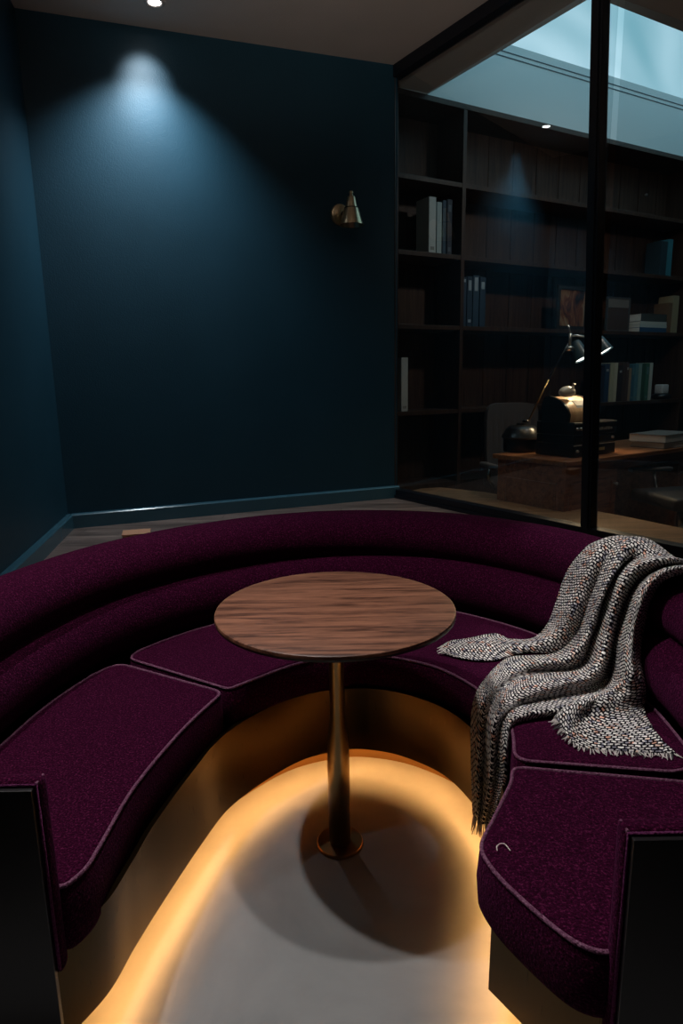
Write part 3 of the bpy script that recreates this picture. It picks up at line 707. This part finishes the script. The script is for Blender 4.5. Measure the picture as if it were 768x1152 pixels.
for i, (a, b_, yt) in enumerate(((522, 527, 311), (527.8, 533.6, 310), (534.4, 541, 309), (542, 548.5, 311))):
    bookpx(a, b_, yt, 365, 1, (.012, .035, .065) if i != 2 else (.018, .05, .085), ['navy volume against the bookcase upright, first of the set of four', 'navy volume with pale spine title, second of the set of four', 'slightly bluer navy volume with the longest title, third of the set of four', 'navy volume at the open right end of the set of four'][i], 'set of four navy volumes',
           mark=((.30, .36, .40), [[(.90, .96)], [(.72, .92), (.08, .14)], [(.70, .96)], [(.76, .90)]][i]))
row = [(676, 681.5, 411, (.010, .014, .03), 'black book at the left end of the row, half behind the mullion'), (682, 687, 409, (.02, .045, .09), 'navy book with light spine marks near the left of the row'),
       (688, 691.8, 408, (.42, .40, .27), 'wider cream book in the long row'), (692.2, 696, 408, (.50, .46, .33), 'second cream book, right of its twin in the long row'),
       (697, 701.5, 411, (.03, .02, .022), 'very dark brown book right of the cream pair'), (702, 705.2, 407, (.06, .035, .03), 'dark brown book, tallest in the long row'),
       (705.6, 708.6, 407, (.075, .045, .04), 'brown book left of the tan one'), (709, 711.6, 414, (.30, .22, .15), 'thin tan book, shortest in the long row'),
       (712, 715, 410, (.04, .13, .18), 'dark teal book in the long row'), (715.4, 719, 409, (.08, .21, .25), 'mid teal book in the long row'), (719.4, 723, 409, (.22, .34, .31), 'pale sage book in the long row'),
       (723.6, 727, 409, (.03, .09, .06), 'dark green book in the long row'), (727.4, 731.4, 408.5, (.05, .15, .10), 'mid green book in the long row'), (731.8, 735, 408, (.50, .55, .50), 'white book at the right end of the long row')]
for i, (a, b_, yt, c, lb) in enumerate(row):
    mk = ((.35, .35, .33), [(.80, .86)]) if i in (1, 4, 6) else ((.10, .2, .2), [(.7, .9), (.06, .12)]) if i in (8, 9, 12) else None
    bookpx(a, b_, yt, 449.5, 0, c, lb, 'long row of books on the lower shelf', mark=mk)
bookpx(745, 752, 270, 306, 2, (.012, .03, .04), 'black-teal book on the upper right shelf', 'pair of books on the upper right shelf')
bookpx(752.5, 758, 268, 306, 2, (.03, .16, .20), 'bright teal book on the upper right shelf', 'pair of books on the upper right shelf')
bookpx(753.5, 757.5, 340, 371.5, 1, (.16, .09, .05), 'short brown upright book beside the flat stack', 'upright books beside the flat stack')
bookpx(758, 764.5, 332, 372, 1, (.30, .25, .15), 'tall khaki upright book beside the flat stack', 'upright books beside the flat stack')
# (spines stop at the bay's upright)
# books lying flat
def flatbook(name, cx, cy, z, wx, dy, h, rz, cov, label, group, title=None):
    t = thing(name, label, 'book', (cx, cy, z), rz, group)
    bm = Box(-wx/2, wx/2, -dy/2, dy/2, 0, .003); box(bm, -wx/2, wx/2, -dy/2, dy/2, h-.003, h); box(bm, wx/2-.003, wx/2, -dy/2, dy/2, .002, h-.002) if not title else box(bm, -wx/2, wx/2, -dy/2, -dy/2+.003, .002, h-.002)
    obj('cover', bm, flat(cov), t); obj('pages', Box(-wx/2+.004, wx/2-.004, -dy/2+.004, dy/2-.004, .003, h-.003), flat((.74, .72, .66), .9), t)
    return t
a0 = bk(722.5, 368)[0]; a1 = bk(752.5, 368)[0]; pc = on_b((a0+a1)/2, .13)
z_ = SH[1]+.0005
for h, wd, c, lb in ((.045, a1-a0, (.02, .07, .15), 'blue book at the bottom of the flat shelf stack'), (.028, a1-a0, (.45, .50, .48), 'pale book second up in the flat shelf stack'), (.030, a1-a0-.01, (.50, .53, .48), 'cream book third up in the flat shelf stack'), (.075, a1-a0-.02, (.05, .055, .05), 'thick dark book on top of the flat shelf stack')):
    flatbook('book', pc.x, pc.y, z_, wd, .2, h, bkang, c, lb, 'flat stack of books on the shelf', title=True); z_ += h+.0004
# framed pictures
def picture(pa, pb, yt, yb, zi, fcol, art, label, bw, lean=-.06, passe=None):
    a = bk(pa, yb, .05)[0]; b_ = bk(pb, yb, .05)[0]; zt = bk(pa, yt, .05)[1]; h = zt-SH[zi]; w_ = b_-a; p = on_b((a+b_)/2, .06)
    t = thing('picture_frame', label, 'picture frame', (p.x, p.y, SH[zi]+.0005), bkang); t.rotation_euler = (0, 0, bkang)
    bm = Box(-w_/2, w_/2, 0, .022, 0, bw); box(bm, -w_/2, w_/2, 0, .022, h-bw, h); box(bm, -w_/2, -w_/2+bw, 0, .022, bw, h-bw); box(bm, w_/2-bw, w_/2, 0, .022, bw, h-bw)
    obj('frame', bm, fcol, t); obj('print', Box(-w_/2+bw, w_/2-bw, .010, .018, bw, h-bw), art, t)
    if passe: obj('mount_strip', Box(-w_/2+bw, w_/2-bw, .006, .011, h-bw-h*.26, h-bw), passe, t)
    return t
picture(627, 661, 320, 366, 1, M['blackmatt'], M['art'], 'black-framed abstract print in rust and brown leaning on the middle shelf', .035)
picture(682.5, 708, 333, 370.5, 1, mat('dull_silver_frame', (.14, .14, .14), .35, .6), flat((.055, .03, .02)), 'slim silver-framed brown picture beside the mullion on the middle shelf', .014, passe=flat((.16, .14, .12)))
# candle in a black holder
p = on_b(bk(753.5, 440)[0], .10)
t = thing('candle_holder', 'black round holder with a white square cup right of the long book row', 'candle holder', (p.x, p.y, SH[0]+.0005), bkang)
obj('dish', Lathe([(0, 0), (.085, 0), (.10, .02), (.095, .05), (.06, .06), (0, .06)], 32), M['black'], t, True)
obj('cup', Box(-.05, .05, -.05, .05, .06, .155, bev=.012), flat((.62, .64, .64), .4), t, True)
# tiny hooks
for px, py in ((647, 234), (727, 219)):
    s_, z_ = bk(px, py, .33); p = on_b(s_, DEP-.016)
    t = tag(obj('hook', Lathe([(0, .02), (.012, .02), (.014, .012), (.005, .008), (.005, 0), (.012, 0)], 12, Matrix.Translation(p+Vector((0, 0, z_))) @ Matrix.Rotation(bkang, 4, 'Z') @ RX), M['silver'], None, True), 'tiny silver hook on the bookcase back panel %s' % ('left of the mullion' if px < 700 else 'right of the mullion'), 'hook')

# ------------------------------------------------------------------ DESK
DA = Vector((1.484, 4.167, 0)); dkang = math.radians(33.2); dx = Vector((math.cos(dkang), math.sin(dkang), 0)); dy = Vector((-dx.y, dx.x, 0))
def on_d(x, y, z=.76): return DA+dx*x+dy*y+Vector((0, 0, z))
desk = thing('pedestal_desk', 'mahogany pedestal desk behind the glass', 'desk', DA, dkang)
DL, DD = 2.0, .66
obj('desk_top', Box(0, DL, 0, DD, .727, .76, bev=.006), M['desktop'], desk)
obj('apron', Box(.03, DL-.03, .03, DD-.03, .66, .727), M['desk'], desk)
for k, (a, b_) in enumerate(((.03, .60), (DL-.60, DL-.03))):
    pd = obj('pedestal', Box(a, b_, .03, DD-.03, .03, .66, bev=.003), M['desk'], desk)
    bm = bmesh.new()
    for (u1, u2) in ((a+.05, b_-.05),):
        for z0, z1 in ((.08, .60),):
            box(bm, u1, u2, .022, .031, z1-.018, z1); box(bm, u1, u2, .022, .031, z0, z0+.018); box(bm, u1, u1+.018, .022, .031, z0, z1); box(bm, u2-.018, u2, .022, .031, z0, z1)
    if k == 0:
        box(bm, a-.008, a+.001, .10, DD-.10, .582, .60); box(bm, a-.008, a+.001, .10, DD-.10, .08, .098); box(bm, a-.008, a+.001, .10, .118, .08, .60); box(bm, a-.008, a+.001, DD-.118, DD-.10, .08, .60)
    obj('panel_moulding', bm, M['desk'], pd)
    obj('knob', Lathe([(0, .03), (.010, .028), (.012, .02), (.006, .012), (.006, 0)], 16, Matrix.Translation((b_-.03 if k == 0 else a+.03, .03, .56)) @ RX), M['silver'], pd, True)

# stacked audio units
def corner(px, py): 
    p = atz(px, py, .76)-DA; return p.x*dx.x+p.y*dx.y, p.x*dy.x+p.y*dy.y
hx0, hy0 = corner(644, 515.5); hx1, _ = corner(711, 511.5)
hy0 = max(hy0, .05)
HW = hx1-hx0
def unit(z0, h, inset, label, knobs, face=True):
    p = on_d(hx0+inset, hy0+inset*.5, z0); w_ = HW-2*inset
    t = thing('audio_unit', label, 'audio equipment', p, dkang, 'stacked black audio units')
    obj('case', Box(0, w_, .0, .32, .004, h, bev=.003), M['black'], t)
    for a in (.03, w_-.05):
        for c in (.04, .26): obj('foot', Box(a, a+.02, c, c+.02, 0, .005), M['blackrub'], t)
    if face: obj('edge_strip', Box(.0, w_, -.003, .0, h-.010, h-.003), flat((.42, .39, .34), .5), t)
    for i, u_ in enumerate(knobs):
        obj('knob', Lathe([(0, .016), (.009, .015), (.010, 0)], 16, Matrix.Translation((u_*w_, 0, h*.5)) @ RX), M['silver'], t, True)
    return t, w_, h
t, w_, h = unit(.7605, .088, 0, 'black audio unit at the bottom of the stack with gold lettering marks', (.08,))
bm = bmesh.new()
for i in range(9): box(bm, w_*.42+i*.017, w_*.42+i*.017+.011, -.0045, 0, h*.38, h*.62)
obj('display_marks', bm, flat((.40, .32, .16)), t)
t, w_, h = unit(.849, .062, .008, 'shallow black audio unit in the middle of the stack', (.93,), False)
obj('slot', Box(w_*.25, w_*.8, -.003, 0, h*.3, h*.7, bev=.001), M['blackmatt'], t)
t, w_, h = unit(.9115, .088, 0, 'black audio unit on top of the stack under the wooden telephone', (.06, .14))
bm = bmesh.new()
for i in range(12): box(bm, w_*.22+i*.027, w_*.22+i*.027+.019, -.0045, 0, h*.30, h*.30+random.choice((.016, .02, .026)))
obj('display_marks', bm, flat((.28, .26, .22)), t)
ZT = .9115+.0885
# wooden telephone
tp = on_d(hx0, hy0, ZT); PX0, PX1 = -.045, .30
ph = thing('telephone', 'wooden-fronted telephone with cream handset on top of the audio stack', 'telephone', on_d(hx0+.012, hy0+.05, ZT), dkang)
prof = [(.0, 0), (-.006, .045), (.008, .080), (.035, .115), (.075, .145), (.12, .165), (.16, .172), (.20, .165), (.22, .12), (.22, 0)]
def prism(bm, prof_, x0, x1):
    a = [bm.verts.new((x0, y, z)) for y, z in prof_]; b_ = [bm.verts.new((x1, y, z)) for y, z in prof_]; k_ = len(prof_)
    bm.faces.new(a); bm.faces.new(b_[::-1])
    for i in range(k_): bm.faces.new((a[i], a[(i+1) % k_], b_[(i+1) % k_], b_[i]))
    return bm
obj('body', prism(bmesh.new(), prof, 0, .27), M['phonewood'], ph, 'auto')
big = [(y*1.03-.002, z+.006 if z else 0) for y, z in prof]
obj('side_cheek', prism(bmesh.new(), big, -.022, 0), M['black'], ph, 'auto'); obj('side_cheek', prism(bmesh.new(), big, .27, .285), M['black'], ph, 'auto')
obj('label_card', prism(bmesh.new(), [(-.003+.006, .062), (.028, .112), (.070, .146), (.072, .143), (.031, .109), (.006, .060)], .10, .23), M['paper'], ph)
hs = [(.005, .09, .195), (.03, .09, .203), (.06, .09, .206), (.09, .09, .206), (.12, .09, .202), (.14, .09, .195)]
obj('handset', Tube(cat(hs, 5), [.034*math.sin(math.pi*(k+1.2)/27.4)**.5+.004 for k in range(26)], 16), M['cream'], ph, True)
obj('cradle', Tube([(.10, .09, .20), (.085, .06, .235), (.075, .045, .262), (.095, .04, .255)], .005), M['silver'], ph, True)
obj('cradle', Tube([(.075, .045, .262), (.12, .07, .232), (.16, .09, .19)], .005), M['silver'], ph, True)

# desk lamp
lb = atz(587, 508, .76); lb = lb+Vector((0, .03, 0)); Yl = lb.y
lamp = thing('desk_lamp', 'black long-armed desk lamp with domed base and two small shades', 'desk lamp', lb)
obj('base', Lathe([(0, 0), (.128, 0), (.134, .02), (.132, .095), (.142, .100), (.148, .110), (.142, .124), (.118, .168), (.09, .192), (.04, .200), (.038, .212), (0, .215)], 48), M['black'], lamp, 'auto')
def rel(px, py, Y=None): return aty(px, py, Y or Yl)-lb
elbow = rel(617, 427); hub = rel(641, 383)
obj('arm', Tube([rel(594, 474), elbow], .0065, 10), M['brass'], lamp, True, 'brass lower half of the arm')
obj('arm', Tube([elbow, hub], .0065, 10), M['black'], lamp, True)
obj('base_knob', Lathe([(0, .02), (.022, .018), (.026, .008), (.02, 0), (0, 0)], 20, Matrix.Translation(rel(591, 475))), M['black'], lamp, True)
bm = Tube([hub+Vector((0, 0, -.05)), hub+Vector((0, 0, .05))], .013); tube(bm, [hub+Vector((.0, 0, .03)), hub+Vector((.05, 0, .035)), hub+Vector((.11, -.01, .02)), hub+Vector((.17, -.01, -.01))], .008); tube(bm, [hub+Vector((0, 0, .05)), hub+Vector((-.02, 0, .11))], .006)
lathe(bm, [(0, 0), (.028, .0), (.034, .018), (.02, .035), (0, .036)], 20, Matrix.Translation(hub+Vector((0, 0, -.075))))
obj('joint', bm, M['silver'], lamp, True)
def shade(c, tilt):
    R = Matrix.Translation(c) @ Matrix.Rotation(tilt, 4, 'Y') @ Matrix.Rotation(math.radians(-20), 4, 'X')
    s_ = obj('lamp_shade', Lathe([(.058, -.06), (.056, -.06), (.022, .075), (0, .08), (0, .095), (.028, .088), (.036, .075), (.060, -.06), (.058, -.06)], 32, R), M['lampblue'], lamp, 'auto')
    obj('bulb', Lathe([(0, -.052), (.054, -.050), (.040, -.01), (0, 0)], 24, R), M['whiteglow'], s_, True)
c1 = rel(652, 396); c2 = rel(676, 388)
shade(c1, math.radians(-20)); shade(c2, math.radians(-28))
spot(lb+c2+Vector((.03, -.01, -.07)), on_d(hx0+.15, hy0+.1, ZT), 15, WARM, 120, .7, .03)
spot(lb+c1+Vector((.02, -.01, -.07)), on_d(hx0+.15, hy0+.05, .8), 11.0, WARM, 120, .7, .03)

# papers behind and two white books at the right of the desk
fr_ = on_d(hx1+.02, hy0+.40, .7605)
t = thing('picture_frame', 'dull grey frame standing on the desk behind the audio stack', 'picture frame', fr_, dkang)
obj('frame', Box(-.12, .13, 0, .02, 0, .20, bev=.003), flat((.06, .06, .058)), t); obj('print', Box(-.10, .11, -.003, 0, .02, .18), flat((.10, .095, .085)), t)
q = atz(742, 503, .7605)
flatbook('book', q.x+.07, q.y+.10, .7605, .44, .28, .045, dkang, (.10, .10, .11), 'white-paged book lying at the bottom of the desk pile', 'books lying on the desk')
flatbook('book', q.x+.055, q.y+.10, .8062, .46, .29, .058, dkang+.08, (.16, .15, .135), 'larger grey-covered book lying on top of the desk pile', 'books lying on the desk')

# ------------------------------------------------------------------ OFFICE CHAIRS
def copy_tree(o, parent=None):
    c = o.copy(); COL.objects.link(c)
    if parent: c.parent = parent
    for ch in list(o.children): copy_tree(ch, c)
    return c
def office_chair(label):
    t = thing('office_chair', label, 'chair', (0, 0, 0), 0, 'office chairs at the desk')
    # back: curved slab with upright channels
    bm = bmesh.new(); n_ = 24; rows = []
    for j in range(9):
        z = .58+.52*j/8; wd = .235-.02*max(0, (j-6)/2)**2; row_ = []
        for i in range(n_+1):
            u_ = -1+2*i/n_; flute = .014*abs(math.sin(i*math.pi/3)) if .2 < abs(j/8-.0) and j < 7 else .008
            row_.append(bm.verts.new((u_*wd, .23-.05*u_*u_-flute+.03*(j/8), z-(.03*u_**6 if j == 8 else 0))))
        rows.append(row_)
    rb = [[bm.verts.new((v_.co.x, v_.co.y+.05, v_.co.z)) for v_ in r_] for r_ in rows]
    for j in range(8):
        for i in range(n_):
            bm.faces.new((rows[j][i], rows[j][i+1], rows[j+1][i+1], rows[j+1][i])); bm.faces.new((rb[j][i+1], rb[j][i], rb[j+1][i], rb[j+1][i+1]))
    for i in range(n_): bm.faces.new((rows[8][i], rows[8][i+1], rb[8][i+1], rb[8][i])); bm.faces.new((rows[0][i+1], rows[0][i], rb[0][i], rb[0][i+1]))
    for j in range(8): bm.faces.new((rows[j][0], rows[j+1][0], rb[j+1][0], rb[j][0])); bm.faces.new((rows[j+1][n_], rows[j][n_], rb[j][n_], rb[j+1][n_]))
    obj('backrest', bm, M['leather'], t, 'auto')
    obj('seat', Box(-.25, .25, -.24, .23, .40, .49, bev=.03), M['blackmatt'], t, True)
    obj('back_bracket', Tube([(0, .15, .44), (0, .27, .46), (0, .29, .66)], .02), M['black'], t, True)
    for s in (-1, 1):
        a = obj('armrest', Box(s*.30-.03, s*.30+.03, -.22, .12, .600, .630, bev=.012), M['leather'], t, True)
        obj('arm_support', Tube([(s*.30, -.02, .60), (s*.30, .0, .50), (s*.26, .0, .44), (s*.18, .0, .43)], .014), M['chrome'], a, True)
    obj('column', Tube([(0, 0, .06), (0, 0, .43)], .026), M['chrome'], t, True)
    bm = bmesh.new()
    for k in range(5):
        a = 2*math.pi*k/5; tube(bm, [(0, 0, .10), (.15*math.cos(a), .15*math.sin(a), .095), (.29*math.cos(a), .29*math.sin(a), .07)], [.024, .02, .014])
    obj('star_base', bm, M['black'], t, True)
    for k in range(5):
        a = 2*math.pi*k/5; obj('caster', Lathe([(0, -.012), (.028, -.012), (.03, 0), (.028, .012), (0, .012)], 16, Matrix.Translation((.29*math.cos(a), .29*math.sin(a), .03)) @ Matrix.Rotation(a, 4, 'Z') @ RX), M['blackrub'], t, True)
    return t
ch = office_chair('dark leather swivel chair with ribbed backrest behind the left end of the desk')
p = aty(576, 458, 5.05); ch.location = (1.50, 5.24, 0); ch.rotation_euler = (0, 0, math.radians(12)); 
c2_ = copy_tree(ch); c2_['label'] = 'dark leather swivel chair at the right edge of the photo, only its armrest in view'
p = aty(748, 549, 4.25); c2_.location = (p.x+.25, 4.25+.24, 0); c2_.rotation_euler = (0, 0, math.radians(-80))
